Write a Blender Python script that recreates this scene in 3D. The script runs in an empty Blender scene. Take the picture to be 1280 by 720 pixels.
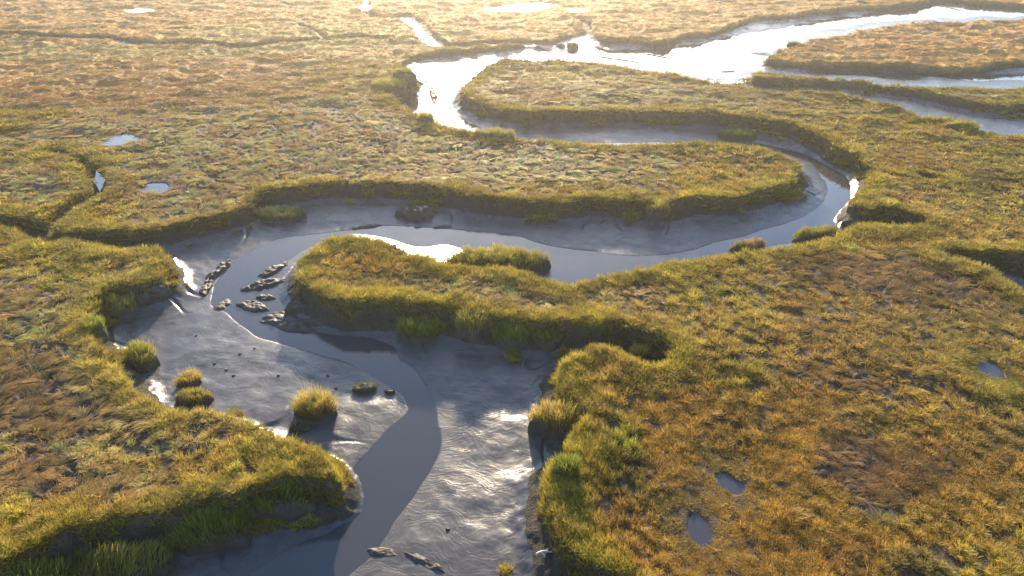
import bpy, math, numpy as np
from mathutils import Vector
R = math.radians
rng = np.random.default_rng(7)
SC = bpy.context.scene
COL = SC.collection

# ------------------------------------------------------------------ camera geometry
CAM_H, PITCH, F = 24.0, R(30), 914.0
SP, CP = math.sin(PITCH), math.cos(PITCH)
def unproj(px, py, z=0.0):
    px = np.asarray(px, float); py = np.asarray(py, float)
    a = (px-640)/F; b = -(py-360)/F
    dz = -SP + CP*b; dy = CP + SP*b
    t = (z-CAM_H)/dz
    return a*t, dy*t
def proj(x, y, z=0.0):
    dz = z-CAM_H
    dep = CP*y - SP*dz; up = SP*y + CP*dz
    return 640+F*x/dep, 360-F*up/dep
def mpp(px, py, z=0.0):
    x, y = unproj(px, py, z)
    return float((CP*y-SP*(z-CAM_H))/F)

Z_WATER, BANK = -1.45, 1.05

# ------------------------------------------------------------------ noise
def _hash(ix, iy, s):
    h = (ix.astype(np.int64)*374761393 + iy.astype(np.int64)*668265263 + s*1442695041) & 0x7fffffff
    h = ((h ^ (h >> 13))*1274126177) & 0x7fffffff
    return ((h ^ (h >> 16)) & 0xffff)/65535.0
def vnoise(x, y, s=0):
    ix = np.floor(x); iy = np.floor(y); fx = x-ix; fy = y-iy
    ix = ix.astype(np.int64); iy = iy.astype(np.int64)
    fx = fx*fx*fx*(fx*(fx*6-15)+10); fy = fy*fy*fy*(fy*(fy*6-15)+10)
    a = _hash(ix, iy, s); b = _hash(ix+1, iy, s); c = _hash(ix, iy+1, s); d = _hash(ix+1, iy+1, s)
    return (a+(b-a)*fx)+((c+(d-c)*fx)-(a+(b-a)*fx))*fy
def fbm(x, y, sc, o=3, s=0):
    """fractal noise, about -1..1, feature size sc metres"""
    r = 0; am = 1; tot = 0
    x = np.asarray(x, float)/sc; y = np.asarray(y, float)/sc
    for k in range(o):
        r = r + am*(vnoise(x, y, s+k*17)*2-1); tot += am; am *= .5
        x, y = (x*1.6-y*1.2+13.7), (x*1.2+y*1.6+5.1)
    return r/tot*1.5
def ss(a, b, v):
    t = np.clip((v-a)/(b-a), 0, 1); return t*t*(3-2*t)

# ------------------------------------------------------------------ traced shore lines (photo survey, laid on the ground)
def smooth(P, closed=True, n=4):
    P = np.asarray(P, float)
    Q = np.roll(P, 1, 0), P, np.roll(P, -1, 0), np.roll(P, -2, 0)
    if not closed:
        Q = (np.vstack([P[:1], P[:-1]]), P, np.vstack([P[1:], P[-1:]]), np.vstack([P[2:], P[-1:], P[-1:]]))
    out = []
    for k in range(n):
        t = k/n
        out.append(.5*((2*Q[1])+(-Q[0]+Q[2])*t+(2*Q[0]-5*Q[1]+4*Q[2]-Q[3])*t*t+(-Q[0]+3*Q[1]-3*Q[2]+Q[3])*t**3))
    S = np.stack(out, 1).reshape(-1, 2)
    return S if closed else np.vstack([S[:len(S)-n+1]])
def plat(x, y):
    """mean height of the marsh top: it falls gently away from the viewpoint"""
    r = np.sqrt(x*x+y*y); return .28*ss(62, 30, r)-.55*ss(75, 135, r)
def world(P, z=None, off=0.):
    P = np.asarray(P, float)
    if z is None:
        z = 0.
        for _ in range(4):
            x, y = unproj(P[:, 0], P[:, 1], z+off); z = plat(x, y)
        x, y = unproj(P[:, 0], P[:, 1], z+off)
    else: x, y = unproj(P[:, 0], P[:, 1], z)
    return np.stack([x, y], 1)

CH_MAIN = [(-80,800),(-60,735),(0,705),(30,690),(60,675),(110,652),(160,642),(215,635),(250,622),(300,607),(360,600),(400,597),(415,590),(410,577),
 (390,561),(363,552),(336,545),(312,532),(285,520),(252,514),(218,515),(202,507),(178,493),(161,480),(150,468),(138,455),(121,452),(126,441),(118,430),
 (111,415),(111,400),(114,388),(120,374),(132,362),(148,359),(168,356),(190,348),(203,338),(206,325),(198,314),(185,311),(165,313),(148,312),(125,309),(107,306),
 (90,300),(78,298),(67,304),(40,302),(29,297),(20,290),(0,284),(-60,280),(-60,264),(0,267),(34,270),(54,274),(62,277),(72,281),(84,289),(134,288),(188,284),(235,273),
 (270,266),(292,260),(303,256),(312,247),(322,239),(345,235),(369,231),(430,226),(487,226),(537,230),(570,238),(600,243),(650,248),(700,250),(750,247),(800,250),
 (830,253),(870,246),(900,247),(940,240),(970,230),(990,222),(998,210),(990,199),(964,189),(934,182),(884,177),(850,178),(789,182),(740,181),(689,176),(652,175),
 (622,170),(588,165),(554,158),(531,148),(511,141),(497,130),(489,121),(476,113),(486,106),(505,101),(517,96),(508,88),(497,80),(505,72),(521,67),(571,61),(621,56),
 (660,53),(676,53),(684,50),(700,44),(722,39),(730,35),(731,28),(739,28),(745,41),(759,47),(789,48),(830,50),(850,43),(884,39),(915,30),(944,20),(984,18),(1052,10),
 (1100,6),(1139,3),(1155,0),(1170,-5),(1200,-5),(1215,-1),(1245,1),(1273,3),(1330,4),(1420,4),(1420,22),(1280,23),(1186,26),(1112,31),(1065,40),(1018,50),
 (991,57),(971,65),(962,69),(964,73),(1001,76),(1085,77),(1136,79),(1186,82),(1230,80),(1280,76),(1420,71),(1420,108),(1280,108),(1136,108),(1065,101),(984,94),(951,90),
 (945,95),(952,98),(984,98),(1052,99),(1085,102),(1136,109),(1186,119),(1219,125),(1253,130),(1280,129),(1420,132),(1420,173),(1280,170),(1253,168),(1227,164),(1212,156),
 (1186,148),(1152,145),(1135,139),(1105,129),(1065,121),(1018,115),(974,115),(944,111),(904,106),(850,97),(789,86),(722,77),(655,76),(618,79),(598,92),(585,104),(580,111),
 (591,124),(628,134),(662,139),(756,138),(823,139),(850,140),(900,142),(951,147),(994,157),(1028,171),(1052,185),(1075,197),(1090,208),(1092,220),(1086,232),(1078,243),
 (1072,253),(1080,260),(1100,258),(1125,262),(1148,269),(1165,278),(1160,284),(1130,284),(1085,279),(1070,281),(1058,288),(1038,300),(978,309),(917,316),(870,324),(850,325),
 (833,329),(790,339),(729,354),(712,358),(699,356),(669,345),(640,340),(608,337),(575,334),(548,329),(531,322),(515,320),(487,306),(457,301),(420,297),(403,304),
 (385,318),(374,332),(376,345),(384,354),(400,366),(440,375),(480,377),(520,378),(560,381),(585,390),(640,397),(705,401),(756,404),(796,411),(826,422),(842,438),
 (838,455),(815,460),(792,450),(768,437),(744,434),(724,441),(710,451),(702,463),(700,480),(706,497),(728,510),(735,524),(722,547),(707,571),(697,580),(690,600),
 (690,631),(696,665),(714,684),(740,700),(765,714),(800,740),(830,800)]
CH_INLET = [(1172,313),(1203,311),(1253,315),(1280,316),(1400,318),(1420,430),(1330,388),(1280,364),(1257,350),(1240,338),(1209,328),(1179,321)]
GULLIES = [  # centre line, half width in metres
 ([(462,-14),(457,0),(455,8),(458,14),(470,19),(500,22),(520,30)], 1.2),
 ([(505,18),(520,29),(530,41),(545,52),(562,55),(600,53),(640,51),(690,52)], 2.0),
 ([(-60,38),(7,42),(60,44),(140,47),(165,52),(230,53),(270,54),(300,58),(330,53),(400,48),(440,45),(480,48)], 1.7),
 ([(376,30),(392,36),(403,43),(404,48)], .6),
 ([(60,190),(85,193),(105,203),(118,215),(124,228),(120,240),(100,253),(78,266),(62,280)], .8),
 ([(-30,160),(0,158),(40,152),(65,147)], .7),
 ([(733,36),(728,26),(715,20),(690,18)], .9),
 ([(1150,218),(1162,222)], .8),
 ([(1245,470),(1237,464),(1228,461)], .5),
 ([(330,68),(350,72),(400,70),(430,73)], .5),
 ([(500,320),(515,319),(533,322)], .35),
 ([(345,258),(380,250),(400,248)], .01),
]
POOLS = [  # centre, half size in pixels, tilt
 (175,13,17,2.2,0),(152,175,19,5,-6),(193,235,14,4.5,0),(650,9,39,4.2,-3),(722,13,11,2,0),(1238,464,10,5.5,28),(913,605,11,4.2,38),(875,664,5,14,-20),(456,10,6,3,0),(124,226,3,9,-10)]
POOL_OFF = -.07
WATERS = [
 [(-80,960),(150,820),(262,745),(330,703),(380,672),(418,640),(425,614),(440,586),(480,540),(504,516),(506,508),(500,495),(480,480),(450,462),(428,453),(382,439),(332,424),(305,410),
  (285,391),(266,381),(262,364),(269,351),(289,327),(319,310),(353,297),(430,288),(487,283),(554,286),(635,294),(675,304),(720,311),(790,318),(850,316),(900,302),(961,284),(1001,270),
  (1028,250),(1030,225),(1015,208),(998,199),(971,190),(930,184),(900,182),(800,184),(740,185),(690,182),(645,178),(600,172),(560,165),(530,152),(508,140),(505,125),(515,108),(545,98),
  (590,90),(612,86),(640,80),(680,70),(740,60),(790,64),(860,56),(930,42),(1020,26),(1120,12),(1160,3),(1180,-1),(1210,2),(1240,6),(1290,8),(1400,8),(1400,20),
  (1280,20),(1180,23),(1060,32),(1000,48),(955,62),(950,74),(1000,84),(1100,88),(1230,92),(1400,88),(1400,102),(1280,102),(1100,97),(980,86),(940,84),(900,95),(850,89),(790,80),(722,74),(655,73),
  (625,77),(600,90),(586,103),(572,110),(560,120),(565,135),(590,155),(640,170),(700,179),(800,179),(900,178),(960,182),(1000,190),(1035,203),(1058,218),(1066,235),(1068,255),
  (1050,285),(1000,303),(917,318),(850,332),(790,342),(729,362),(690,352),(640,345),(600,320),(560,306),(520,308),(480,296),(440,293),(413,300),(386,312),(363,325),(348,338),(346,358),(352,378),
  (366,396),(392,412),(412,416),(450,416),(494,432),(500,448),(514,458),(531,480),(545,505),(553,530),(555,557),(535,604),(497,658),(470,695),(437,722),(400,760),(380,800)],
 [(1245,332),(1265,330),(1300,330),(1420,350),(1420,400),(1300,358),(1268,346)],
]
# ------------------------------------------------------------------ rasters of signed distance
DX = .15; X0, X1, Y0, Y1 = -152., 152., 4., 204.
NX = int((X1-X0)/DX); NY = int((Y1-Y0)/DX)
GX = X0+(np.arange(NX)+.5)*DX; GY = Y0+(np.arange(NY)+.5)*DX
def seg_dist(D, a, b, rad, w=0.):
    x0 = min(a[0], b[0])-rad; x1 = max(a[0], b[0])+rad; y0 = min(a[1], b[1])-rad; y1 = max(a[1], b[1])+rad
    i0 = max(0, int((x0-X0)/DX)); i1 = min(NX, int((x1-X0)/DX)+1); j0 = max(0, int((y0-Y0)/DX)); j1 = min(NY, int((y1-Y0)/DX)+1)
    if i0 >= i1 or j0 >= j1: return
    px = GX[i0:i1][None, :]-a[0]; py = GY[j0:j1][:, None]-a[1]
    ex, ey = b[0]-a[0], b[1]-a[1]; L = ex*ex+ey*ey+1e-9
    t = np.clip((px*ex+py*ey)/L, 0, 1)
    d = np.sqrt((px-t*ex)**2+(py-t*ey)**2)-w
    np.minimum(D[j0:j1, i0:i1], d, out=D[j0:j1, i0:i1])
def poly_sdf(P, rad):
    D = np.full((NY, NX), rad, np.float32); I = np.zeros((NY, NX), bool)
    n = len(P)
    for k in range(n):
        a = P[k]; b = P[(k+1) % n]
        seg_dist(D, a, b, rad)
        ya, yb = (a, b) if a[1] < b[1] else (b, a)
        j0 = max(0, math.ceil((ya[1]-Y0)/DX-.5)); j1 = min(NY, math.ceil((yb[1]-Y0)/DX-.5))
        if j0 < j1:
            xs = ya[0]+(GY[j0:j1]-ya[1])/(yb[1]-ya[1])*(yb[0]-ya[0])
            for j, xx in zip(range(j0, j1), xs):
                i = min(NX, max(0, math.ceil((xx-X0)/DX-.5)))
                I[j, i:] ^= True
    return np.where(I, -D, D)
RAD = 7.
SD = np.full((NY, NX), RAD, np.float32)
for P in (CH_MAIN, CH_INLET):
    SD = np.minimum(SD, poly_sdf(smooth(world(P, None, .22)), RAD))
SDM = SD.copy()
for P, w in GULLIES:
    Q = smooth(world(P, None, .1), False)
    for k in range(len(Q)-1):
        seg_dist(SD, Q[k], Q[k+1], RAD, w)
WD = np.full((NY, NX), RAD, np.float32)
for P in WATERS:
    WD = np.minimum(WD, poly_sdf(smooth(world(P, Z_WATER)), RAD))
def samp(A, x, y, out):
    u = (x-X0)/DX-.5; v = (y-Y0)/DX-.5
    ok = (u > 0) & (u < NX-1.01) & (v > 0) & (v < NY-1.01)
    u = np.clip(u, 0, NX-1.01); v = np.clip(v, 0, NY-1.01)
    i = u.astype(int); j = v.astype(int); fu = u-i; fv = v-j
    r = (A[j, i]*(1-fu)+A[j, i+1]*fu)*(1-fv)+(A[j+1, i]*(1-fu)+A[j+1, i+1]*fu)*fv
    return np.where(ok, r, out)
POOLW = []
for (cx, cy, rx, ry, t) in POOLS:
    t = R(t); n = 24; P = []
    rx *= 1.08; ry *= 1.15
    for k in range(n):
        q = 2*math.pi*k/n; u = rx*math.cos(q)*(1+.10*math.sin(2*q+cx)); v = ry*math.sin(q)*(1+.16*math.cos(3*q+cy)+.08*math.sin(5*q+cx))
        P.append((cx+u*math.cos(t)-v*math.sin(t), cy+u*math.sin(t)+v*math.cos(t)))
    POOLW.append(world(P, None, POOL_OFF))
POOLD = np.full((NY, NX), RAD, np.float32)
for P in POOLW: POOLD = np.minimum(POOLD, poly_sdf(P, 3.5))

def fields(x, y):
    wob = .32*fbm(x, y, 1.5, 3, 5)+.04*fbm(x, y, .35, 2, 6)
    sd = samp(SD, x, y, RAD)+wob*.8
    wd = samp(WD, x, y, RAD)+(.22+1.5*ss(70, 105, np.sqrt(x*x+y*y)))*fbm(x*.7, y, 3.4, 3, 9)
    pd = samp(POOLD, x, y, RAD)+.12*wob
    return sd, wd, pd

# ------------------------------------------------------------------ vegetation map (where each kind of grass grows)
G = np.array((.20,.225,.032)); YG = np.array((.42,.31,.058)); GO = np.array((.38,.235,.055)); ST = np.array((.55,.385,.185))
RB = np.array((.185,.100,.060)); OL = np.array((.105,.110,.045)); FAR = np.array((.54,.28,.085)); SY = np.array((.43,.32,.10))
# cx, cy, rx, ry, colour, strength, kind (0 upright, 1 lodged, 2 fine short), height factor
PAINT = [
 (260,200,340,85,ST,.97,1,.75),(330,140,280,45,ST,.92,1,.7),(620,205,260,28,ST,.95,1,.75),(930,215,80,20,YG,.5,0,.9),
 (640,20,1400,52,FAR,.95,2,.7),(150,90,330,48,FAR,.9,2,.6),(400,40,200,18,SY,.8,2,.8),(1150,60,220,30,FAR,.8,2,.7),
 (90,60,300,10,SY,.8,2,.8),(30,40,60,10,OL,.5,2,.8),(560,130,80,25,YG,.6,0,.9),(440,95,70,25,YG,.6,0,.9),
 (20,140,60,14,YG,.8,0,.9),(60,200,110,22,SY,.5,0,.9),(120,260,60,18,YG,.8,0,1.),
 (830,110,270,28,ST,.85,1,.7),(680,112,60,18,GO,.75,2,.6),(700,118,20,6,FAR,.9,2,.6),(1010,135,130,22,SY,.6,1,.7),(1080,170,60,25,YG,.6,0,.9),
 (1160,190,60,16,GO,.6,2,.7),(1200,120,90,14,SY,.6,2,.8),
 (90,420,190,110,ST,.9,1,.75),(80,560,260,90,ST,.92,1,.75),(60,330,80,30,YG,.7,0,.9),(100,355,50,40,G,.55,0,1.),(30,430,60,60,SY,.5,1,.8),
 (50,500,60,60,RB,.35,1,.8),(25,590,60,40,RB,.4,1,.7),(190,560,110,30,SY,.5,0,.9),(270,590,120,25,YG,.7,0,1.),(40,650,90,25,YG,.5,0,1.),
 (450,320,60,18,GO,.6,0,.9),(500,345,70,12,OL,.5,1,.8),(600,355,90,14,SY,.6,1,.8),(700,375,130,14,ST,.6,1,.6),(780,365,80,12,RB,.4,1,.6),
 (1210,235,110,70,SY,.6,0,.9),(1240,220,60,40,G,.45,0,.9),(1230,215,30,14,RB,.5,1,.6),(1120,215,60,20,GO,.5,2,.7),(1140,295,80,10,GO,.6,2,.8),
 (930,345,120,28,YG,.6,0,.9),(900,365,90,16,G,.5,0,.9),(1090,345,150,32,RB,.75,1,.6),(1150,380,140,28,RB,.6,1,.7),(1120,355,90,20,ST,.4,1,.6),
 (985,384,30,14,GO,.9,2,.6),(1010,430,170,60,SY,.5,0,.8),(1080,440,150,50,RB,.35,1,.8),(900,440,90,50,YG,.4,0,.9),(1200,400,90,30,SY,.5,1,.8),(1000,433,16,8,GO,.8,2,.6),
 (1230,455,36,10,GO,.6,2,.8),(1150,480,140,24,GO,.5,1,.8),(1040,480,60,14,RB,.8,1,.4),(1020,510,60,14,GO,.7,2,.7),(880,500,110,50,GO,.45,0,.9),(860,470,60,40,YG,.5,0,1.),(930,480,50,22,G,.6,0,1.),
 (1245,550,70,80,OL,.6,0,.9),(1250,545,60,70,SY,.4,0,.9),(900,620,220,130,GO,.8,2,.95),(1130,600,160,90,GO,.6,2,.8),(760,640,60,70,GO,.5,0,1.),
 (785,575,30,48,G,.9,0,1.2),(770,470,50,40,GO,.5,0,1.),(730,600,22,90,YG,.7,0,1.1),(1068,580,42,38,RB,.8,1,.45),(1100,630,50,20,OL,.6,1,.6),(1140,600,60,40,RB,.55,2,.5),
 (930,560,50,34,OL,.4,0,1.),(830,640,40,30,OL,.5,0,1.),(1090,525,40,20,OL,.6,1,.7),(1100,705,80,30,OL,.75,0,.8),(1190,640,100,20,YG,.5,0,.9),(960,700,120,40,GO,.6,2,.9),(1230,620,50,30,GO,.5,2,.8),
]
def veg(x, y):
    """colour, kind weights (3), height"""
    px, py = proj(x, y, .2)
    px = np.clip(px, -400, 1700); py = np.clip(py, -60, 800)
    m = (60-.05*np.clip(py, 0, 720))*0+1
    wx = fbm(x, y, 7, 3, 21); wy = fbm(x, y, 7, 3, 22)
    sx = 16+py*.03; sy = 3+py*.022
    n1 = ss(-.5, .5, fbm(x, y, 5, 3, 31))[..., None]
    c = YG*(1-n1)+SY*n1
    w = np.zeros(x.shape+(3,)); w[..., 0] = .7; w[..., 1] = .3
    h = np.full(x.shape, .85)
    for (cx, cy, rx, ry, cc, s, k, hh) in PAINT:
        d = np.sqrt(((px+wx*sx-cx)/rx)**2+((py+wy*sy-cy)/ry)**2)
        a = s*ss(1.25, .65, d)
        if a.max() <= 0: continue
        c = c*(1-a[..., None])+cc*a[..., None]
        w *= (1-a[..., None]); w[..., k] += a; h = h*(1-a)+hh*a
    # small patches of other grass
    n2 = ss(.25, .8, fbm(x, y, 3.2, 3, 41)); n3 = ss(.3, .8, fbm(x, y, 2.2, 3, 42)); n4 = ss(.3, .8, fbm(x, y, 4.5, 3, 43))
    a2 = .30*n2*(1-.98*np.clip(w[..., 1], 0, 1))*(1-.6*w[..., 2]*(py < 300)); c = c*(1-a2[..., None])+G*a2[..., None]
    c = c*(1-.40*n3[..., None])+RB*.40*n3[..., None]
    c = c*(1-.35*n4[..., None])+GO*.35*n4[..., None]
    return c, w, h

# ------------------------------------------------------------------ terrain height
def height(x, y, sd=None, wd=None, pd=None, fine=True):
    if sd is None: sd, wd, pd = fields(x, y)
    c, w, h = veg(x, y)
    dist = np.sqrt(x*x+y*y)
    lod = ss(700, 200, dist)
    # marsh top: low swells, long shallow furrows and hummocks of lodged grass
    lump = fbm(x, y, .5, 2, 51)
    farl = fbm(x*.6, y, 2.6, 3, 57)
    zl = .10*fbm(x, y, 9, 2, 50)+.17*w[..., 1]*np.abs(lump)*lod+.06*w[..., 0]*lump*lod+.05*w[..., 2]*lump*lod
    ridge = ss(.30, -.05, np.abs(fbm(x, y*.8, 4.2, 3, 58)))
    zl = zl+ss(55, 95, dist)*lod*(.30*farl+.22*ridge*w[..., 2])
    zl = zl+.10*ss(3., .8, np.abs(sd))
    zl = zl-.12*ss(.6, .95, fbm(x, y, 3.4, 2, 59))*lod*ss(2, 4, sd)
    # pools
    zl = zl*ss(0, 1.6, pd)-ss(.45, -.35, pd)*.5+plat(x, y)
    # channel
    d = np.maximum(-sd, 0)
    t = d/(d+np.maximum(wd, 0)+1e-3)
    flat = ss(1.6, 3.5, d)
    zm = -BANK+(Z_WATER+.02+BANK)*t
    zm = zm+0*wd
    zm = np.where(wd < 0, Z_WATER+.02-.16*ss(0, -.45, wd)-.25*ss(-.3, -2.2, wd), zm)
    # drainage rills and ripples on the mud
    mn = .055*fbm(x, y, 2.4, 3, 61)+.010*fbm(x*.8+y*.3, y, .7, 2, 62)
    rp = np.sin((y*1.0+.35*x+1.0*fbm(x, y, 3.6, 2, 63))*2*math.pi/.42)*.0007*(1+fbm(x, y, 1.8, 1, 64))
    rill = -.10*ss(.10, .0, np.abs(fbm(x, y*.8, 3.6, 2, 66)))*ss(4, 1.5, d)
    zm = zm+(mn+rp*ss(80, 45, dist)+rill)*(.25+.75*ss(0., 1.4, wd))*ss(-2, -.5, wd)
    slump = .045*np.clip(fbm(x, y, 1.1, 3, 71), -.3, 1)*ss(.2, .8, d)*ss(3.2, 1.2, d)
    # bank profile: turf lip, steep face, slumped toe
    kb = ss(-.05, .45, d)*.68+ss(.3, 1.8, d)*.32
    zc = zl*(1-kb)+zm*kb+slump
    # in thin gullies the floor stays shallow
    return np.where(sd > 0, zl, zc)

# ------------------------------------------------------------------ mesh helper
def mesh_np(name, V, faces_list, smooth_=True):
    """faces_list: list of int arrays (n,k)"""
    me = bpy.data.meshes.new(name)
    V = np.asarray(V, np.float32)
    me.vertices.add(len(V)); me.vertices.foreach_set('co', V.ravel())
    nl = sum(f.size for f in faces_list); nf = sum(len(f) for f in faces_list)
    me.loops.add(nl); me.polygons.add(nf)
    li = np.concatenate([f.ravel() for f in faces_list]).astype(np.int32)
    st = []; o = 0
    for f in faces_list:
        st.append(o+np.arange(len(f))*f.shape[1]); o += f.size
    me.loops.foreach_set('vertex_index', li)
    me.polygons.foreach_set('loop_start', np.concatenate(st).astype(np.int32))
    if smooth_: me.polygons.foreach_set('use_smooth', np.ones(nf, bool))
    me.update(calc_edges=True); me.validate()
    return me
def attr(me, name, A, typ='FLOAT_COLOR', dom='POINT'):
    a = me.attributes.new(name, typ, dom)
    A = np.asarray(A, np.float32)
    if typ == 'FLOAT_COLOR':
        if A.shape[1] == 3: A = np.hstack([A, np.ones((len(A), 1), np.float32)])
        a.data.foreach_set('color', A.ravel())
    elif typ == 'FLOAT_VECTOR': a.data.foreach_set('vector', A.ravel())
    else: a.data.foreach_set('value', A.ravel())
def link(name, me, mat=None, parent=None, loc=None):
    o = bpy.data.objects.new(name, me); COL.objects.link(o)
    if mat is not None: me.materials.append(mat)
    if parent is not None: o.parent = parent
    if loc is not None: o.location = loc
    return o

# ------------------------------------------------------------------ materials
def newmat(name):
    m = bpy.data.materials.new(name); m.use_nodes = True; nt = m.node_tree; nt.nodes.clear()
    return m, nt
def N(nt, typ, **kw):
    n = nt.nodes.new(typ)
    for k, v in kw.items():
        if k.startswith('_'): setattr(n, k[1:], v)
        else: n.inputs[k].default_value = v
    return n
def L(nt, a, b): nt.links.new(a, b)
def mathn(nt, op, a, b=None, clamp=False):
    n = nt.nodes.new('ShaderNodeMath'); n.operation = op; n.use_clamp = clamp
    for i, v in enumerate((a, b)):
        if v is None: continue
        if isinstance(v, (int, float)): n.inputs[i].default_value = v
        else: L(nt, v, n.inputs[i])
    return n.outputs[0]
def noise(nt, vec, scale, det=4, rough=.55):
    n = N(nt, 'ShaderNodeTexNoise', Scale=scale, Detail=det, Roughness=rough); L(nt, vec, n.inputs['Vector']); return n.outputs['Fac']
def maprange(nt, v, a, b, c, d):
    n = N(nt, 'ShaderNodeMapRange'); L(nt, v, n.inputs[0])
    for i, q in enumerate((a, b, c, d)): n.inputs[i+1].default_value = q
    return n.outputs[0]

def mat_grass(name, atype, scale=1.0):
    m, nt = newmat(name)
    out = N(nt, 'ShaderNodeOutputMaterial')
    t = N(nt, 'ShaderNodeAttribute', _attribute_name='tint', _attribute_type=atype)
    b = N(nt, 'ShaderNodeAttribute', _attribute_name='blade', _attribute_type='GEOMETRY')
    sep = N(nt, 'ShaderNodeSeparateColor'); L(nt, b.outputs['Color'], sep.inputs[0])
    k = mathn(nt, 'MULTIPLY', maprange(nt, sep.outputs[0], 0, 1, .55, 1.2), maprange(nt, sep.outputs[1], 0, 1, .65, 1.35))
    mix = N(nt, 'ShaderNodeMix', _data_type='RGBA', _blend_type='MIX')     # some dead straw among the green
    L(nt, maprange(nt, sep.outputs[2], .72, 1, 0, .65), mix.inputs[0]); L(nt, t.outputs['Color'], mix.inputs[6]); mix.inputs[7].default_value = (.36,.27,.14,1)
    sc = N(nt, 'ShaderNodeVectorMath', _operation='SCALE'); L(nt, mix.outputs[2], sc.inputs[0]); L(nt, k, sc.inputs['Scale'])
    d = N(nt, 'ShaderNodeBsdfDiffuse'); tr = N(nt, 'ShaderNodeBsdfTranslucent'); g = N(nt, 'ShaderNodeBsdfGlossy', Roughness=.5)
    g.inputs['Color'].default_value = (.75,.75,.7,1)
    L(nt, sc.outputs[0], d.inputs[0]); L(nt, sc.outputs[0], tr.inputs[0])
    m1 = N(nt, 'ShaderNodeMixShader', Fac=.48); L(nt, d.outputs[0], m1.inputs[1]); L(nt, tr.outputs[0], m1.inputs[2])
    m2 = N(nt, 'ShaderNodeMixShader', Fac=.02); L(nt, m1.outputs[0], m2.inputs[1]); L(nt, g.outputs[0], m2.inputs[2])
    L(nt, m2.outputs[0], out.inputs[0])
    return m
def mat_ground():
    m, nt = newmat('thatch_and_peat')
    out = N(nt, 'ShaderNodeOutputMaterial'); geo = N(nt, 'ShaderNodeNewGeometry'); P = geo.outputs['Position']
    t = N(nt, 'ShaderNodeAttribute', _attribute_name='soil'); 
    a = noise(nt, P, 2.2, 6, .65); c = noise(nt, P, 11, 4, .6)
    k = mathn(nt, 'MULTIPLY', maprange(nt, a, .3, .7, .6, 1.3), maprange(nt, c, .3, .7, .55, 1.35))
    sc = N(nt, 'ShaderNodeVectorMath', _operation='SCALE'); L(nt, t.outputs['Color'], sc.inputs[0]); L(nt, k, sc.inputs['Scale'])
    b = N(nt, 'ShaderNodeBsdfPrincipled', Roughness=.85); b.inputs['Specular IOR Level'].default_value = .15
    L(nt, sc.outputs[0], b.inputs['Base Color'])
    bp = N(nt, 'ShaderNodeBump', Strength=.7, Distance=.12); L(nt, c, bp.inputs['Height']); L(nt, bp.outputs[0], b.inputs['Normal'])
    L(nt, b.outputs[0], out.inputs[0]); return m
def mat_mud(name='wet_mud', base=(.074,.070,.071), dry=0.):
    m, nt = newmat(name)
    out = N(nt, 'ShaderNodeOutputMaterial'); geo = N(nt, 'ShaderNodeNewGeometry'); P = geo.outputs['Position']
    # flow-drawn coordinates
    wn = N(nt, 'ShaderNodeTexNoise', Scale=.28, Detail=3); L(nt, P, wn.inputs['Vector'])
    wa = N(nt, 'ShaderNodeVectorMath', _operation='SUBTRACT'); L(nt, wn.outputs['Color'], wa.inputs[0]); wa.inputs[1].default_value = (.5,.5,.5)
    wb = N(nt, 'ShaderNodeVectorMath', _operation='SCALE'); L(nt, wa.outputs[0], wb.inputs[0]); wb.inputs['Scale'].default_value = 5
    wc = N(nt, 'ShaderNodeVectorMath', _operation='ADD'); L(nt, P, wc.inputs[0]); L(nt, wb.outputs[0], wc.inputs[1])
    mp = N(nt, 'ShaderNodeMapping'); mp.inputs['Scale'].default_value = (.6,1.,1.); mp.inputs['Rotation'].default_value = (0,0,.35); L(nt, wc.outputs[0], mp.inputs[0])
    big = noise(nt, P, .35, 5, .65); mid = noise(nt, mp.outputs[0], 1.6, 5, .6); fin = noise(nt, mp.outputs[0], 6.5, 5, .65)
    wv = N(nt, 'ShaderNodeTexWave', _wave_type='BANDS', _bands_direction='Y', Scale=1.1, Distortion=11, Detail=3); wv.inputs['Detail Scale'].default_value = .9
    L(nt, mp.outputs[0], wv.inputs['Vector'])
    ramp = N(nt, 'ShaderNodeMix', _data_type='RGBA'); L(nt, maprange(nt, mid, .35, .7, 0, 1), ramp.inputs[0])
    ramp.inputs[6].default_value = (base[0]*.85, base[1]*.84, base[2]*.82, 1); ramp.inputs[7].default_value = (base[0]*1.2, base[1]*1.18, base[2]*1.16, 1)
    b = N(nt, 'ShaderNodeBsdfPrincipled'); b.inputs['IOR'].default_value = 1.36
    L(nt, ramp.outputs[2], b.inputs['Base Color'])
    r = mathn(nt, 'ADD', maprange(nt, big, .3, .7, .24+dry, .32+dry), maprange(nt, mid, .3, .7, -.03, .05), True); L(nt, r, b.inputs['Roughness'])
    h = mathn(nt, 'ADD', mathn(nt, 'MULTIPLY', wv.outputs['Fac'], .22), mathn(nt, 'ADD', mathn(nt, 'MULTIPLY', mid, 1.0), mathn(nt, 'MULTIPLY', fin, 1.1)))
    bp = N(nt, 'ShaderNodeBump', Strength=.34, Distance=.03); L(nt, h, bp.inputs['Height']); L(nt, bp.outputs[0], b.inputs['Normal'])
    L(nt, b.outputs[0], out.inputs[0]); return m
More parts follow.
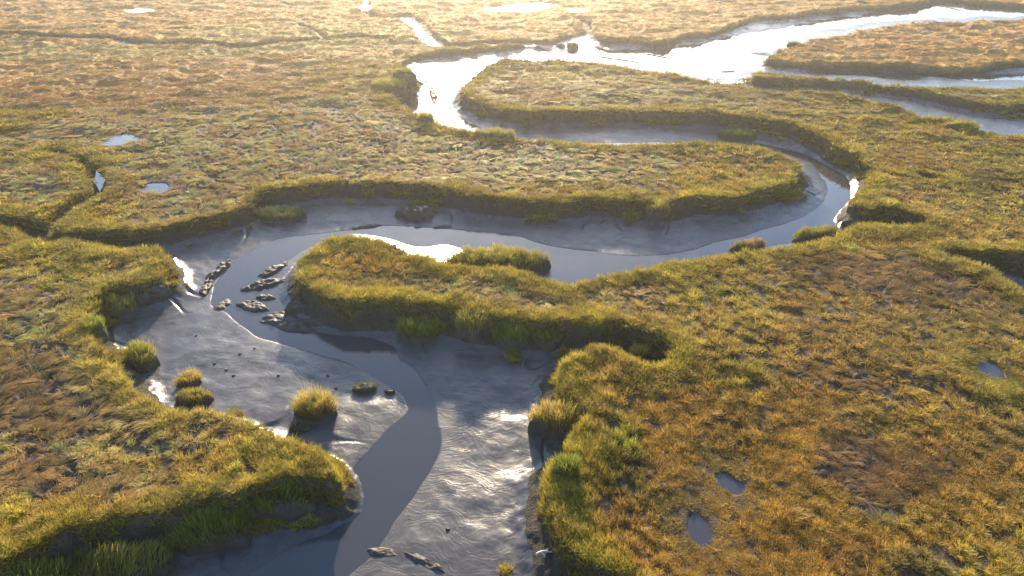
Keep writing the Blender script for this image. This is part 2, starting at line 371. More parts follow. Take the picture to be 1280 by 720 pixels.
def mat_water():
    m, nt = newmat('creek_water')
    out = N(nt, 'ShaderNodeOutputMaterial'); geo = N(nt, 'ShaderNodeNewGeometry')
    b = N(nt, 'ShaderNodeBsdfPrincipled', Roughness=.04); b.inputs['IOR'].default_value = 1.42
    b.inputs['Base Color'].default_value = (.050,.051,.056,1)
    n = noise(nt, geo.outputs['Position'], 1.1, 3, .5); bp = N(nt, 'ShaderNodeBump', Strength=.12, Distance=.05); L(nt, n, bp.inputs['Height']); L(nt, bp.outputs[0], b.inputs['Normal'])
    L(nt, b.outputs[0], out.inputs[0]); return m
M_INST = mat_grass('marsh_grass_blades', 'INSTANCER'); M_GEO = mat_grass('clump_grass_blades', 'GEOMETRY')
M_GROUND = mat_ground(); M_MUD = mat_mud(); M_WATER = mat_water(); M_PEAT = mat_mud('dark_peat_mud', (.058,.049,.042), .34)

# ------------------------------------------------------------------ terrain mesh (finer near the viewpoint, reaches the horizon)
def build_terrain():
    ys = [13.]
    while ys[-1] < 178: ys.append(ys[-1]+max(.05, ys[-1]*.00235))
    far = [182,190,200,215,240,280,340,420,550,750,1100,1700,2600,4000]
    near = [-4000,-600,-100,-20,0,6,10]
    ys = np.array(near+ys+far); nu = 1240
    u = np.linspace(-1, 1, nu)
    ext = np.array([3,8,16,30,60,120,300,900,4000.])
    w = .66*np.clip(ys, 13, 230)+11
    core = u[None, :]*w[:, None]
    X = np.hstack([-(w[:, None]+ext[::-1][None, :]), core, w[:, None]+ext[None, :]])
    Y = np.repeat(ys[:, None], X.shape[1], 1)
    ny, nx = X.shape
    sd, wd, pd = fields(X, Y)
    Z = height(X, Y, sd, wd, pd)
    off = (Y < 12) | (np.abs(X) > w[:, None]+5)
    Z = np.where(off & (sd > 6.5), 0., Z)
    V = np.stack([X, Y, Z], -1).reshape(-1, 3)
    c, wt, h = veg(X, Y)
    lum = c.mean(-1, keepdims=True)
    soil = (c*.25+np.array((.18,.115,.092))*.75)*(.46)
    near_far = ss(70, 140, np.sqrt(X*X+Y*Y))[..., None]
    pt = 1+.26*fbm(X*.7, Y, 2.4, 4, 121)+.25*fbm(X*.5, Y, .9, 2, 122)
    c2 = c*.92*np.clip(pt, .4, 1.6)[..., None]
    pan = (ss(.45, .8, fbm(X*.8, Y, 3.2, 3, 123))*.6)[..., None]; c2 = c2*(1-pan)+np.array((.17,.105,.06))*pan
    soil = soil*(1-near_far)+c2*near_far
    dk = ss(.3, -.5, sd)[..., None]; soil = soil*(1-dk)+np.array((.055,.048,.036))*dk
    gi = np.arange(ny*nx).reshape(ny, nx)
    q = np.stack([gi[:-1, :-1], gi[:-1, 1:], gi[1:, 1:], gi[1:, :-1]], -1)
    sdq = (sd[:-1, :-1]+sd[1:, 1:])/2
    mud = sdq < -1.1
    for name, mk, mat in (('ground', ~mud, M_GROUND), ('mud_flat', mud, M_MUD)):
        f = q[mk]; used = np.unique(f); mp = np.zeros(ny*nx, np.int64); mp[used] = np.arange(len(used))
        me = mesh_np(name, V[used], [mp[f]])
        if name == 'ground': attr(me, 'soil', soil.reshape(-1, 3)[used])
        o = link(name, me, mat); o['kind'] = 'structure'
        o['label'] = 'grassy salt marsh plateau of thatch and peat cut by tidal creeks' if name == 'ground' else 'wet grey rippled tidal mud lining the winding creek bed'
build_terrain()

# water: one level sheet in the creek bed
def water_sheet():
    # cells of 1 m over the creek only
    s = 1.; nx = int((X1-X0)/s); ny = int((Y1-Y0)/s)
    xs = X0+np.arange(nx+1)*s; yy = Y0+np.arange(ny+1)*s
    A, B = np.meshgrid(xs, yy); wdv = samp(WD, A, B, RAD); sdv = samp(SD, A, B, RAD)
    ok = ((sdv < .5))
    gi = np.arange(A.size).reshape(A.shape)
    q = np.stack([gi[:-1, :-1], gi[:-1, 1:], gi[1:, 1:], gi[1:, :-1]], -1)
    mk = ok[:-1, :-1] | ok[1:, 1:] | ok[1:, :-1] | ok[:-1, 1:]
    f = q[mk]; used = np.unique(f); mp = np.zeros(A.size, np.int64); mp[used] = np.arange(len(used))
    V = np.stack([A.ravel(), B.ravel(), np.full(A.size, Z_WATER)], 1)[used]
    o = link('water', mesh_np('water', V, [mp[f]]), M_WATER); o['kind'] = 'structure'; o['label'] = 'smooth grey tidal water running down the middle of the mud'
water_sheet()
for i, P in enumerate(POOLW):
    c = P.mean(0); PZ = float(plat(c[0], c[1]))+POOL_OFF; Q = c+(P-c)*1.0; n = len(Q)
    d = (Q-c)/np.linalg.norm(Q-c, axis=1, keepdims=True); Q = Q+d*.35
    V = np.vstack([np.hstack([Q, np.full((n, 1), PZ)]), [[c[0], c[1], PZ]]])
    f = np.stack([np.arange(n), (np.arange(n)+1) % n, np.full(n, n)], 1)
    o = link('pool', mesh_np('pool', V, [f]), M_WATER); o['kind'] = 'structure'; o['label'] = 'still water pool lying in a hollow of the marsh grass'

# ------------------------------------------------------------------ grass blades
def blades(base, ang, lean, length, width, bend, segs, r):
    """base (n,3); each blade leans by lean (rad) toward ang and bends further by bend; returns V, quads, tris, blade attr"""
    n = len(base); k = segs+1
    s = np.linspace(0, 1, k)
    th = lean[:, None]+bend[:, None]*s[None, :]          # angle from vertical
    step = length[:, None]/segs
    hx = np.concatenate([np.zeros((n, 1)), np.cumsum(np.sin(th[:, :-1])*step, 1)], 1)
    hz = np.concatenate([np.zeros((n, 1)), np.cumsum(np.cos(th[:, :-1])*step, 1)], 1)
    C = np.stack([base[:, 0:1]+np.cos(ang)[:, None]*hx, base[:, 1:2]+np.sin(ang)[:, None]*hx, base[:, 2:3]+hz], -1)
    wa = ang+math.pi/2+r.uniform(-.9, .9, n)
    wv = np.stack([np.cos(wa), np.sin(wa), np.zeros(n)], 1)[:, None, :]*(width[:, None]*(1-.75*s[None, :]**1.5)/2)[..., None]
    Lf = C-wv; Rt = C+wv
    V = np.stack([Lf, Rt], 2).reshape(-1, 3)             # n,k,2,3
    b = (np.arange(n)*k*2)[:, None]; j = np.arange(segs)[None, :]*2
    q = np.stack([b+j, b+j+1, b+j+3, b+j+2], -1).reshape(-1, 4)
    rr = r.random(n); r2 = r.random(n)
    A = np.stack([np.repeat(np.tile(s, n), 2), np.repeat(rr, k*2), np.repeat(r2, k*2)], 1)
    return V, q, A
def proto(name, kind, seed, far=False):
    r = np.random.default_rng(seed)
    if kind == 0:   # upright cordgrass
        n = 30 if not far else 18; rad = .13
        th = r.uniform(0, 2*math.pi, n); q = rad*np.sqrt(r.random(n))
        base = np.stack([q*np.cos(th), q*np.sin(th), np.full(n, -.08)], 1)
        ang = th+r.normal(0, .7, n); lean = .05+r.random(n)*.30; bend = .15+r.random(n)*.7
        ln = r.uniform(.55, 1.05, n); wd = r.uniform(.026, .046, n)*(1.8 if far else 1)
    elif kind == 1:  # lodged, cowlicked hay
        n = 26 if not far else 16; rad = .12
        th = r.uniform(0, 2*math.pi, n); q = rad*np.sqrt(r.random(n))
        base = np.stack([q*np.cos(th), q*np.sin(th), np.full(n, -.05)], 1)
        ang = r.normal(0, .34, n); lean = .35+r.random(n)*.4; bend = .6+r.random(n)*.8
        ln = r.uniform(.55, 1.1, n); wd = r.uniform(.034, .056, n)*(1.7 if far else 1)
    else:            # fine short meadow grass
        n = 46 if not far else 26; rad = .34
        th = r.uniform(0, 2*math.pi, n); q = rad*np.sqrt(r.random(n))
        base = np.stack([q*np.cos(th), q*np.sin(th), np.full(n, -.05)], 1)
        ang = th*.2+r.normal(0, 1.6, n); lean = .05+r.random(n)*.4; bend = .2+r.random(n)*.8
        ln = r.uniform(.3, .58, n); wd = r.uniform(.020, .034, n)*(2.2 if far else 1)
    V, qd, A = blades(base, ang, lean, ln, wd, bend, 3 if not far else 2, r)
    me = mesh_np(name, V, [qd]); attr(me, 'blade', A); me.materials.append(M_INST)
    return bpy.data.objects.new(name, me)
NV = 4
def gn_tree(name, protos):
    ng = bpy.data.node_groups.new(name, 'GeometryNodeTree')
    ng.interface.new_socket('Geometry', in_out='INPUT', socket_type='NodeSocketGeometry')
    ng.interface.new_socket('Geometry', in_out='OUTPUT', socket_type='NodeSocketGeometry')
    gi = ng.nodes.new('NodeGroupInput'); go = ng.nodes.new('NodeGroupOutput')
    jo = ng.nodes.new('GeometryNodeJoinGeometry')
    for p in reversed(protos):
        oi = ng.nodes.new('GeometryNodeObjectInfo'); oi.inputs['Object'].default_value = p; oi.inputs['As Instance'].default_value = False
        g2 = ng.nodes.new('GeometryNodeGeometryToInstance'); ng.links.new(oi.outputs['Geometry'], g2.inputs[0]); ng.links.new(g2.outputs[0], jo.inputs[0])
    ip = ng.nodes.new('GeometryNodeInstanceOnPoints'); ng.links.new(gi.outputs[0], ip.inputs['Points']); ng.links.new(jo.outputs[0], ip.inputs['Instance'])
    ip.inputs['Pick Instance'].default_value = True
    def na(nm, t):
        n = ng.nodes.new('GeometryNodeInputNamedAttribute'); n.data_type = t; n.inputs['Name'].default_value = nm; return n.outputs['Attribute']
    ng.links.new(na('pick', 'INT'), ip.inputs['Instance Index'])
    ng.links.new(na('rot', 'FLOAT_VECTOR'), ip.inputs['Rotation']); ng.links.new(na('scl', 'FLOAT_VECTOR'), ip.inputs['Scale'])
    ng.links.new(ip.outputs[0], go.inputs[0])
    return ng
def scatter(cell=.0037):
    pts = []
    y = 15.
    while y < 176:
        d = math.hypot(y, CAM_H); s = max(.115, cell*d)
        w = .66*y+9; x = np.arange(-w, w, s)
        pts.append(np.stack([x+rng.uniform(-.5, .5, len(x))*s, y+rng.uniform(-.5, .5, len(x))*s], 1)); y += s*(1 if d < 70 else 1.15)
    P = np.vstack(pts); x, y = P[:, 0], P[:, 1]
    sd, wd, pd = fields(x, y); sm = samp(SDM, x, y, RAD); c, w, h = veg(x, y); z = height(x, y, sd, wd, pd)
    dist = np.sqrt(x*x+y*y+CAM_H**2); n = len(x)
    # on the turf, and straggling down the banks
    cm = fbm(x, y, .40, 2, 88)+.15*fbm(x, y, 2.5, 2, 89)
    keep = ((sd > -.30+.25*fbm(x, y, 1.3, 2, 91)) | ((sm < .2) & (sd > -2.4) & (fbm(x, y, 1.6, 2, 92) > .38+.18*(-sd)) & (z > -1.15))) & (pd > .6-.25*ss(60, 40, dist))
    clear = rng.random(n)
    # bare patches
    bare = fbm(x, y, 1.5, 3, 93); keep &= ~((bare > .62) & (w[:, 1] > .4) & (sd > 1.5) & (rng.random(n) < .75))
    keep &= ~((w[:, 2]+.4*w[:, 1] > .45) & (rng.random(n) < .65*ss(75, 115, dist)))
    keep &= ~((h < .45) & (rng.random(n) < .55))
    fringe = ss(1.8, .4, sd+.9*fbm(x, y, 2.5, 2, 94)); fringe = fringe*(1-.45*ss(100, 150, dist))
    fc = G*.60+YG*.32+0*sd[:, None]
    c = c*(1-.75*fringe[:, None])+fc*.75*fringe[:, None]
    w = w*(1-.85*fringe[:, None]); w[:, 0] += .85*fringe; w = w/w.sum(1, keepdims=True)
    h = h*(1-fringe)+((1.1-.35*ss(80, 120, dist))+.15*fbm(x, y, 2, 2, 95))*fringe
    h = h*(1-.25*ss(.0, 1., -sd))
    u = rng.random(n); kind = (u > w[:, 0]).astype(int)+(u > w[:, 0]+w[:, 1]).astype(int)
    thr = np.array((-.10, -.02, -.45))[kind]-1.6*fringe-.5*ss(70, 130, dist)
    keep &= (cm > thr)
    h = h*np.where(kind == 2, 1, (.82+.35*ss(-.2, .7, cm)))*(1-.6*ss(2.4, .5, pd))
    keep &= (kind == 2) | (clear < np.where(kind == 1, .55, .55)+.9*fringe)
    isfar = rng.random(n) < ss(50, 80, dist)
    spacing = np.maximum(.115, cell*dist)
    sxy = np.clip(spacing/.23, .50, 1.55)*rng.uniform(.75, 1.25, n)*np.where(kind == 2, 1, 1+.08*(1-fringe))
    h = h*(1-.35*ss(70, 110, dist)*(1-fringe))
    hz = .64*h*np.array((.52,.42,.36))[kind]*rng.uniform(.75, 1.25, n)*(1+.15*fbm(x, y, 1.0, 2, 96))
    hz[kind == 2] *= 1.35
    # lodging direction drifts over the marsh
    rz = 2.2*fbm(x, y, 4.5, 2, 97)+math.pi*.1+1.6*fbm(x, y, 1.1, 1, 98)
    rz = np.where(kind == 1, rz+rng.normal(0, .35, n), rng.uniform(0, 6.28, n))
    tilt = rng.normal(0, .06, (n, 2))
    c = c*np.where(kind[:, None] == 2, 1.1+.5*(rng.random((n, 1))-.5), 1.15+.62*(rng.random((n, 1))-.5))*(1+.28*fbm(x, y, .9, 2, 99)[:, None])
    c[:, 0] *= 1+.12*(rng.random(n)-.5); c = np.clip(c*np.array((1.12, 1.02, .72)), .012, .6)
    sets = {0: ('marsh_cordgrass', 'upright yellow green cordgrass fringing the creek banks'), 1: ('marsh_hay_grass', 'lodged straw coloured salt hay covering the marsh plateau'), 2: ('meadow_grass', 'fine short rusty gold grass over the marsh meadow')}
    for k in range(3):
        protos = [proto('blade_tuft', k, 100+k*10+i) for i in range(NV)]+[proto('blade_tuft_sparse', k, 200+k*10+i, True) for i in range(NV)]
        s = keep & (kind == k); m = int(s.sum())
        me = bpy.data.meshes.new(sets[k][0]); me.vertices.add(m)
        me.vertices.foreach_set('co', np.stack([x[s], y[s], z[s]], 1).astype(np.float32).ravel())
        attr(me, 'tint', c[s])
        attr(me, 'scl', np.stack([sxy[s], sxy[s], hz[s]], 1), 'FLOAT_VECTOR')
        attr(me, 'rot', np.stack([tilt[s, 0], tilt[s, 1], rz[s]], 1), 'FLOAT_VECTOR')
        a = me.attributes.new('pick', 'INT', 'POINT'); a.data.foreach_set('value', (rng.integers(0, NV, m)+NV*isfar[s]).astype(np.int32))
        o = link(sets[k][0], me, M_INST); o['kind'] = 'stuff'; o['label'] = sets[k][1]
        md = o.modifiers.new('tufts', 'NODES'); md.node_group = gn_tree(sets[k][0], protos)
        print(sets[k][0], m)
scatter()

# ------------------------------------------------------------------ things: grass clumps, slumped turf blocks, mud lumps
def blob(name, rx, ry, h, seed, mat, parent=None, rough=.25, flat=.6, skirt=.35):
    nu, nv = 60, 26
    V = []; r0 = seed*3.7
    th = np.linspace(0, 2*math.pi, nu, endpoint=False)[None, :]; ph = np.linspace(0, 1, nv)[:, None]
    rr = np.sin(ph*math.pi/2)**flat                      # 0 at top centre, 1 at rim
    cx = np.cos(th)*rr; cy = np.sin(th)*rr
    k = 1+rough*fbm(cx*1.3+r0, cy*1.3+r0*.7, .8, 3, seed)*rr+0*th
    x = cx*k*rx; y = cy*k*ry
    z = h*(1-ph**3.2)*(1+.35*rough*3*fbm(x+r0, y+r0, .38, 4, seed+3)*(ph > 0))-skirt*ph**3
    top = np.array([[0, 0, float(h*(1+.0))]])
    V = np.vstack([np.stack([x, y, z+0*th], -1)[1:].reshape(-1, 3), top])
    gi = np.arange((nv-1)*nu).reshape(nv-1, nu); g2 = np.roll(gi, -1, 1)
    q = np.stack([gi[:-1], gi[1:], g2[1:], g2[:-1]], -1).reshape(-1, 4)
    t = np.stack([gi[0], g2[0], np.full(nu, len(V)-1)], -1)
    return link(name, mesh_np(name, V, [q, t]), mat, parent)
def groundz(x, y): return float(height(np.array([x]), np.array([y]))[0])
def on_ground(px, py):
    z = np.linspace(.6, -2., 105); x, y = unproj(np.full(105, float(px)), np.full(105, float(py)), z)
    g = np.maximum(height(x, y), Z_WATER); k = int(np.argmax(g >= z)); return float(x[k]), float(y[k]), float(g[k])
def clump(px, py, wpx, asp, rot, mudh, gh, col, label, cat='grass clump', group=None, name='grass_clump', n=None, lean=None, seed=1, zb=-1.45, dens=1.):
    """px,py: centre of the base; wpx: width in photo pixels; asp: depth/width"""
    x, y, zb = on_ground(px, py)
    rx = wpx*mpp(px, py, zb)/2; ry = rx*asp
    e = bpy.data.objects.new(name, None); COL.objects.link(e); e.empty_display_size = .3
    z = min(groundz(x, y), groundz(x, y-ry*.6)); e.location = (x, y, z); e.rotation_euler = (0, 0, R(rot))
    e['label'] = label; e['category'] = cat
    if group: e['group'] = group
    b = blob('mud_base', rx, ry, mudh, seed, M_PEAT, e, .22, .5, .5)
    r = np.random.default_rng(seed)
    n = n or int(min(14000, 330*dens*rx*ry*3.14+200))
    q = np.sqrt(r.random(n)); th = r.uniform(0, 6.283, n); q2 = q*.97
    kk = 1+.22*fbm(np.cos(th)*q*1.3+seed*3.7, np.sin(th)*q*1.3+seed*3.7*.7, .8, 3, seed)*q
    bx = np.cos(th)*q2*rx*kk; by = np.sin(th)*q2*ry*kk; ph = np.arcsin(np.clip(q2, 0, 1)**2)/(math.pi/2)
    bz = mudh*(1-ph**3.2)-.1
    ang = th+r.normal(0, .8, n) if lean is None else np.full(n, R(lean))+r.normal(0, .6, n)
    cl = 1+.35*fbm(bx, by, .5, 2, seed+9)
    V, qd, A = blades(np.stack([bx, by, bz], 1), ang, .03+.30*q*r.random(n)+.05, gh*r.uniform(.6, 1.1, n)*cl*(1-.25*q**3), r.uniform(.018, .034, n), .15+r.random(n)*.8, 3, r)
    me = mesh_np('blades', V, [qd]); attr(me, 'blade', A)
    nn = (1+.3*fbm(bx, by, .7, 2, seed+5)); cc = np.array(col)[None, :]*nn[:, None]
    green = ss(-.3, .6, fbm(bx, by, 1.1, 2, seed+8))[:, None]*.5; cc = cc*(1-green)+G*1.1*green
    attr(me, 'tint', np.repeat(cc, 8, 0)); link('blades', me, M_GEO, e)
    return e
YL = (.50,.37,.085); YG2 = (.33,.28,.055)
KC = 'grass clumps standing in the creek'
clump(618,333,122,.36,0,.75,.75,YG2,'long grass topped island standing in the creek behind the marsh tongue','grass island',None,'grass_island',seed=3,dens=1.2)
clump(396,518,48,.55,0,.45,1.0,YL,'yellow tufted grass clump alone on the open mud bar', group=KC, seed=4, dens=2)
clump(376,536,30,.6,0,.2,.35,OL*1.4,'low dark clump of short grass at the foot of the yellow tuft on the bar', group=KC, seed=5)
clump(238,480,30,.6,20,.3,.75,YL,'round yellow grass clump in the creek at the left bank, farther of two', group=KC, seed=6, dens=1.6)
clump(245,502,46,.55,0,.4,.45,YG2,'wide flat topped brown green clump close beside the left bank spur', group=KC, seed=7, dens=1.2)
clump(456,488,30,.6,0,.3,.25,OL*1.3,'small dark clump on the wet bar beside the smooth water', group=KC, seed=8)
clump(487,491,14,.6,0,.2,.12,OL*1.3,'tiny dark clod just right of the small dark clump on the bar', group=KC, seed=9)
clump(699,535,66,.6,-15,.8,.9,YL,'bushy yellow grass clump jutting from the right bank over dark mud', group=KC, seed=10, dens=1.6)
clump(154,392,36,1.1,10,.7,.55,YG2,'ragged brown clump strip cut off from the left bank by a dark cleft', group=KC, seed=11)
clump(180,455,56,.55,-52,.75,.7,YG2,'long green clump strip running beside the left bank below the cleft', group=KC, seed=12)
clump(122,420,22,1.2,0,.75,.7,G*1.2,'small green clump in the cleft beside the left bank', group=KC, seed=13)
clump(708,590,34,1.0,0,.4,.7,G*.85,'dark green spiky clump at the foot of the right bank', group=KC, seed=14, dens=1.5)
KB = 'slumped grass clumps hanging on the banks'
clump(348,272,70,.45,5,.4,.6,OL*1.5,'wide dark green clump slumped on the shaded far bank near the left', group=KB, seed=20)
clump(525,417,60,.5,0,.6,.95,G*1.1,'leafy green clump slumped below the tongue, leftmost of its row', group=KB, seed=21)
clump(592,414,52,.6,0,.75,.85,YG2,'yellow green clump slumped below the tongue edge over grey mud', group=KB, seed=22)
clump(641,424,46,.7,0,.6,.7,G*1.2,'dark hanging clump in the middle of the row below the tongue', group=KB, seed=23)
clump(684,426,42,.6,0,.6,.6,YG2*np.ones(3),'small dark clump slumped where the slot in the bank begins', group=KB, seed=24)
clump(798,449,24,.7,0,.6,.6,YL,'yellow tuft in the dark slot beside the rust coloured point', group=KB, seed=25)
clump(822,267,32,.5,0,.6,.8,YG2,'pale topped clump hanging from the long shaded bank of the middle point', group=KB, seed=26)
clump(922,172,46,.5,0,.5,.6,G*.8,'dark clump on the shaded mud below the upper bend', group=KB, seed=27)
clump(935,312,50,.35,14,.55,.5,(.38,.24,.10),'tan topped turf block broken off the near bank edge', 'turf block', 'turf blocks split from the near bank', 'turf_block', seed=30, lean=20)
clump(1018,299,64,.35,16,.6,.6,YG2,'large green turf block broken off at the river bend', 'turf block', 'turf blocks split from the near bank', 'turf_block', seed=31, lean=20)
clump(618,172,52,.4,-12,.5,.6,YG2,'green clump on the inner shore of the bright upper bend', group=KB, seed=32)
clump(532,151,22,.6,-20,.5,.5,YL,'small yellow clump on the lower shore of the bright upper pool', group=KB, seed=33)
clump(486,108,44,.6,0,.8,.8,YG2,'shaggy clump at the left end of the bright upper bend', group=KB, seed=34)
clump(505,98,30,.6,0,.9,.6,G,'dark clump behind the shaggy clump of the upper bend', group=KB, seed=35)
clump(715,60,14,.6,0,.6,.4,OL,'small dark round clump in the bright far river', group=KC, seed=36)
clump(992,58,18,.5,0,.5,.4,OL,'dark clump off the tip of the far right marsh point', group=KC, seed=37)
clump(1200,156,34,.35,-8,.22,.35,YG2,'dark sided clump at the end of the right bank by the back creek', group=KB, seed=38)
clump(520,283,1,1,0,.01,.01,OL,'x', seed=39) if False else None

clump(262,668,120,.42,18,.55,.75,G*1.1,'broad green grass swath slumped in shade below the near left bank', group=KB, seed=40, dens=.8)
clump(345,632,90,.45,10,.5,.6,G*1.1,'dark grass swath slumped under the tip of the near left bank', group=KB, seed=41, dens=.8)
clump(150,712,130,.45,12,.55,.85,YG2,'long leaning grass swath in the near left corner below the bank', group=KB, seed=42, lean=10, dens=.9)
clump(30,735,120,.5,12,.5,.8,G*1.1,'dark grass swath cut by the near left corner', group=KB, seed=43, dens=.8)
def mound(px, py, wpx, asp, rot, h, label, seed, zb=-1.7, group='mud lumps in the creek'):
    x, y, zb = on_ground(px, py); rx = wpx*mpp(px, py, zb)/2
    o = blob('mud_mound', rx, rx*asp, h, seed, M_PEAT, None, .42, .75, .3)
    o.location = (float(x), float(y), zb-.03); o.rotation_euler = (0, 0, R(rot))
    o['label'] = label; o['category'] = 'mud lump'; o['group'] = group
def mound_line(a, b, wpx, h, label, seed, group='mud lumps in the creek'):
    """lump stretched between two surveyed ends"""
    p, q = on_ground(*a), on_ground(*b); cx, cy = (p[0]+q[0])/2, (p[1]+q[1])/2; z = min(p[2], q[2])
    ln = math.hypot(q[0]-p[0], q[1]-p[1])/2; rw = wpx*mpp((a[0]+b[0])/2, (a[1]+b[1])/2, z)/2
    o = blob('mud_mound', ln, rw, h*.8, seed, M_PEAT, None, .45, .7, .3)
    o.location = (cx, cy, z-.03); o.rotation_euler = (0, 0, math.atan2(q[1]-p[1], q[0]-p[0]))
    o['label'] = label; o['category'] = 'mud lump'; o['group'] = group
mound_line((168,372),(209,358),26,.6,'rounded bare mud hump below the left grassy nose',50)
mound_line((257,352),(291,324),12,.35,'long thin dark mud ridge slanting between mud flat and water',51)
mound_line((252,372),(264,348),13,.30,'lower end piece of the slanting mud ridge',52)
mound_line((267,390),(286,374),18,.16,'rough mud lump where the water bends beside the pale bar',53)
mound_line((298,377),(333,388),22,.25,'small dark mud lump alone in the water, left of the tongue',54)
mound_line((331,393),(386,413),36,.30,'broad cracked mud lump in the water below the tongue tip',55)
mound_line((306,362),(356,350),20,.30,'streaked mud lump in the water beside the tongue tip',56)
mound_line((318,372),(345,372),14,.22,'narrow mud lump just above the small dark lump by the tongue tip',57)
mound_line((322,348),(360,328),14,.25,'upper mud streak off the tongue tip',58)
mound(372,385,26,.5,0,.35,'mud lump touching the foot of the tongue bank',59)
mound(395,404,26,.45,-10,.25,'small mud lump under the dark tongue bank',60)
mound(520,268,46,.5,5,.65,'dark rounded mud boulder on the shaded far shore',61)
mound_line((440,286),(478,281),10,.16,'flat mud lens lying along the upper water edge',62)
mound_line((538,284),(568,283),9,.14,'thin mud lens at the upper water edge nearer the island',63)
mound(700,58,10,.6,0,.4,'tiny dark lump at the small creek mouth',64)
mound_line((540,110),(543,128),7,.35,'upright dark lump in the bright upper pool',65)
mound(1066,262,16,.7,0,.45,'dark clod under the bend cliff, farther of two',66)
mound(1058,280,18,.6,20,.4,'pale clod at the cliff foot of the bend',67)
mound_line((455,692),(505,688),16,.16,'low mud swell with a lit crest at the bottom of the water',68)
mound_line((505,689),(572,722),14,.18,'curving lit mud ridge at the bottom edge of the wide mud flat',69)
for a, b, wp, sd_n, lab in (((742,70),(800,78),3,90,'long dark mud streak across the bright far river'),((800,66),(842,74),3,91,'dark mud streak crossing the middle of the bright far river'),
   ((1010,12),(1045,17),3,92,'dark mud bar in the far river near the top edge'),((1172,6),(1204,14),4,93,'dark mud bar in the river at the top right'),
   ((880,98),(935,101),3,94,'thin mud tongue at the mouth of the back creek'),((560,132),(585,150),5,95,'dark mud streak in the lower bright pool of the upper bend'),((610,150),(660,166),6,96,'mud bar below the shaded point of the upper bend'),
   ((900,90),(930,88),3,97,'low dark mud streak off the long tongue tip')):
    mound_line(a, b, wp, .13, lab, sd_n)
for i, (a, b) in enumerate([(268,455),(245,420),(283,463),(292,470),(300,443),(318,436),(410,470),(348,470),(560,662),(420,486)]):
    o = blob('mud_clod', .09, .07, .07, 80+i, M_PEAT, None, .4, .8, .1); o.location = on_ground(a, b)
    o['label'] = 'tiny dark mud clod lying on the wet grey flat'; o['category'] = 'mud clod'; o['group'] = 'tiny clods scattered on the mud flat'

# driftwood piece at the lower right shore
def driftwood():
    x, y, z = on_ground(681, 693)
    r = np.random.default_rng(5); V = []; Q = []
    for (dx, dy, a, ln, rad) in ((0, 0, .2, .75, .07), (.1, .1, 1.1, .45, .045), (-.15, -.05, 2.5, .4, .05)):
        k0 = len(V); n = 7; m = 8
        for i in range(n):
            t = i/(n-1); cx = dx+math.cos(a)*(t-.5)*ln; cy = dy+math.sin(a)*(t-.5)*ln+.05*math.sin(t*5); cz = .05+.10*math.sin(t*2.6); rr = rad*(1-.6*t)*(.9+.2*r.random())
            for j in range(m):
                q = 2*math.pi*j/m; V.append((cx-math.sin(a)*math.cos(q)*rr, cy+math.cos(a)*math.cos(q)*rr, cz+math.sin(q)*rr))
        for i in range(n-1):
            for j in range(m): Q.append((k0+i*m+j, k0+i*m+(j+1) % m, k0+(i+1)*m+(j+1) % m, k0+(i+1)*m+j))
    m_, nt = newmat('bleached_wood'); out = N(nt, 'ShaderNodeOutputMaterial'); b = N(nt, 'ShaderNodeBsdfPrincipled', Roughness=.7)
    geo = N(nt, 'ShaderNodeNewGeometry'); nz = noise(nt, geo.outputs['Position'], 12, 4); mx = N(nt, 'ShaderNodeMix', _data_type='RGBA')
    L(nt, nz, mx.inputs[0]); mx.inputs[6].default_value = (.30,.25,.18,1); mx.inputs[7].default_value = (.62,.56,.45,1); L(nt, mx.outputs[2], b.inputs['Base Color']); L(nt, b.outputs[0], out.inputs[0])
    o = link('driftwood', mesh_np('driftwood', np.array(V), [np.array(Q)]), m_); o.location = (x, y, z)
    o['label'] = 'pale bleached driftwood lying on the mud at the lower right shore'; o['category'] = 'driftwood'
driftwood()

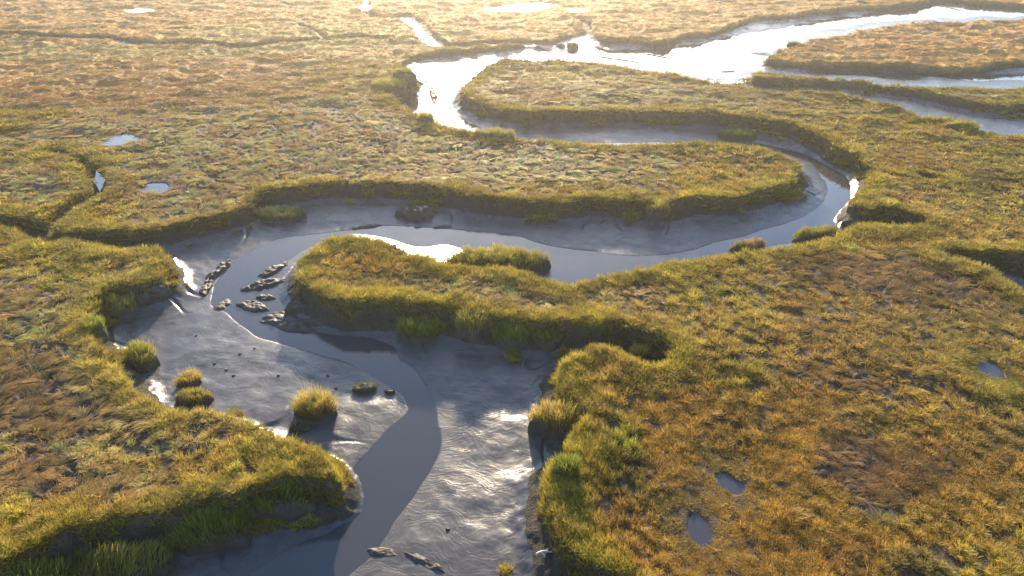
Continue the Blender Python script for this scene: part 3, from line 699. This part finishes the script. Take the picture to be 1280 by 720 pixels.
# ------------------------------------------------------------------ haze, sky, sun, camera
SUN_AZ, SUN_EL = R(-2.5), R(15)
def haze(density=.00062):
    V = np.array([(sx, sy, sz) for sz in (-3.2, 26.) for sy in (-4200., 4300.) for sx in (-6900., 6900.)])
    f = np.array([(0,2,3,1),(4,5,7,6),(0,1,5,4),(2,6,7,3),(0,4,6,2),(1,3,7,5)])
    m, nt = newmat('haze'); out = N(nt, 'ShaderNodeOutputMaterial'); v = N(nt, 'ShaderNodeVolumePrincipled', Density=density, Anisotropy=.8)
    v.inputs['Color'].default_value = (1,.93,.82,1); L(nt, v.outputs[0], out.inputs['Volume'])
    o = link('haze', mesh_np('haze', V, [f], False), m); o['kind'] = 'stuff'; o['label'] = 'warm low sun haze over the marsh'
haze()
w = bpy.data.worlds.new('World'); SC.world = w; w.use_nodes = True; nt = w.node_tree; nt.nodes.clear()
sky = nt.nodes.new('ShaderNodeTexSky'); sky.sky_type = 'NISHITA'; sky.sun_disc = False; sky.sun_elevation = SUN_EL; sky.sun_rotation = SUN_AZ
sky.air_density = 1.0; sky.dust_density = .5; sky.ozone_density = 3.0
bg = nt.nodes.new('ShaderNodeBackground'); bg.inputs['Strength'].default_value = .15; wo = nt.nodes.new('ShaderNodeOutputWorld')
nt.links.new(sky.outputs[0], bg.inputs[0]); nt.links.new(bg.outputs[0], wo.inputs[0])
sd_ = Vector((math.sin(SUN_AZ)*math.cos(SUN_EL), math.cos(SUN_AZ)*math.cos(SUN_EL), math.sin(SUN_EL)))
sl = bpy.data.lights.new('sun', 'SUN'); sl.energy = 4.8; sl.angle = R(1.); sl.color = (1,.81,.56)
so = bpy.data.objects.new('sun', sl); COL.objects.link(so); so.rotation_euler = (-sd_).to_track_quat('-Z', 'Y').to_euler(); so.location = (0, 60, 80)
cam = bpy.data.cameras.new('camera'); cam.sensor_width = 36; cam.lens = 36*F/1280; cam.clip_end = 12000; cam.clip_start = .5
co = bpy.data.objects.new('camera', cam); COL.objects.link(co); co.location = (0, 0, CAM_H); co.rotation_euler = (math.pi/2-PITCH, 0, 0); SC.camera = co
SC.view_settings.view_transform = 'Standard'; SC.view_settings.look = 'None'; SC.view_settings.gamma = 1; SC.view_settings.exposure = 1.58
SC.cycles.max_bounces = 6; SC.cycles.diffuse_bounces = 2; SC.cycles.glossy_bounces = 2; SC.cycles.transmission_bounces = 3; SC.cycles.volume_bounces = 0
SC.cycles.transparent_max_bounces = 6
SC.cycles.use_denoising = True; SC.cycles.denoising_input_passes = 'RGB_ALBEDO_NORMAL'; SC.cycles.denoising_prefilter = 'NONE'; SC.cycles.sample_clamp_indirect = 2
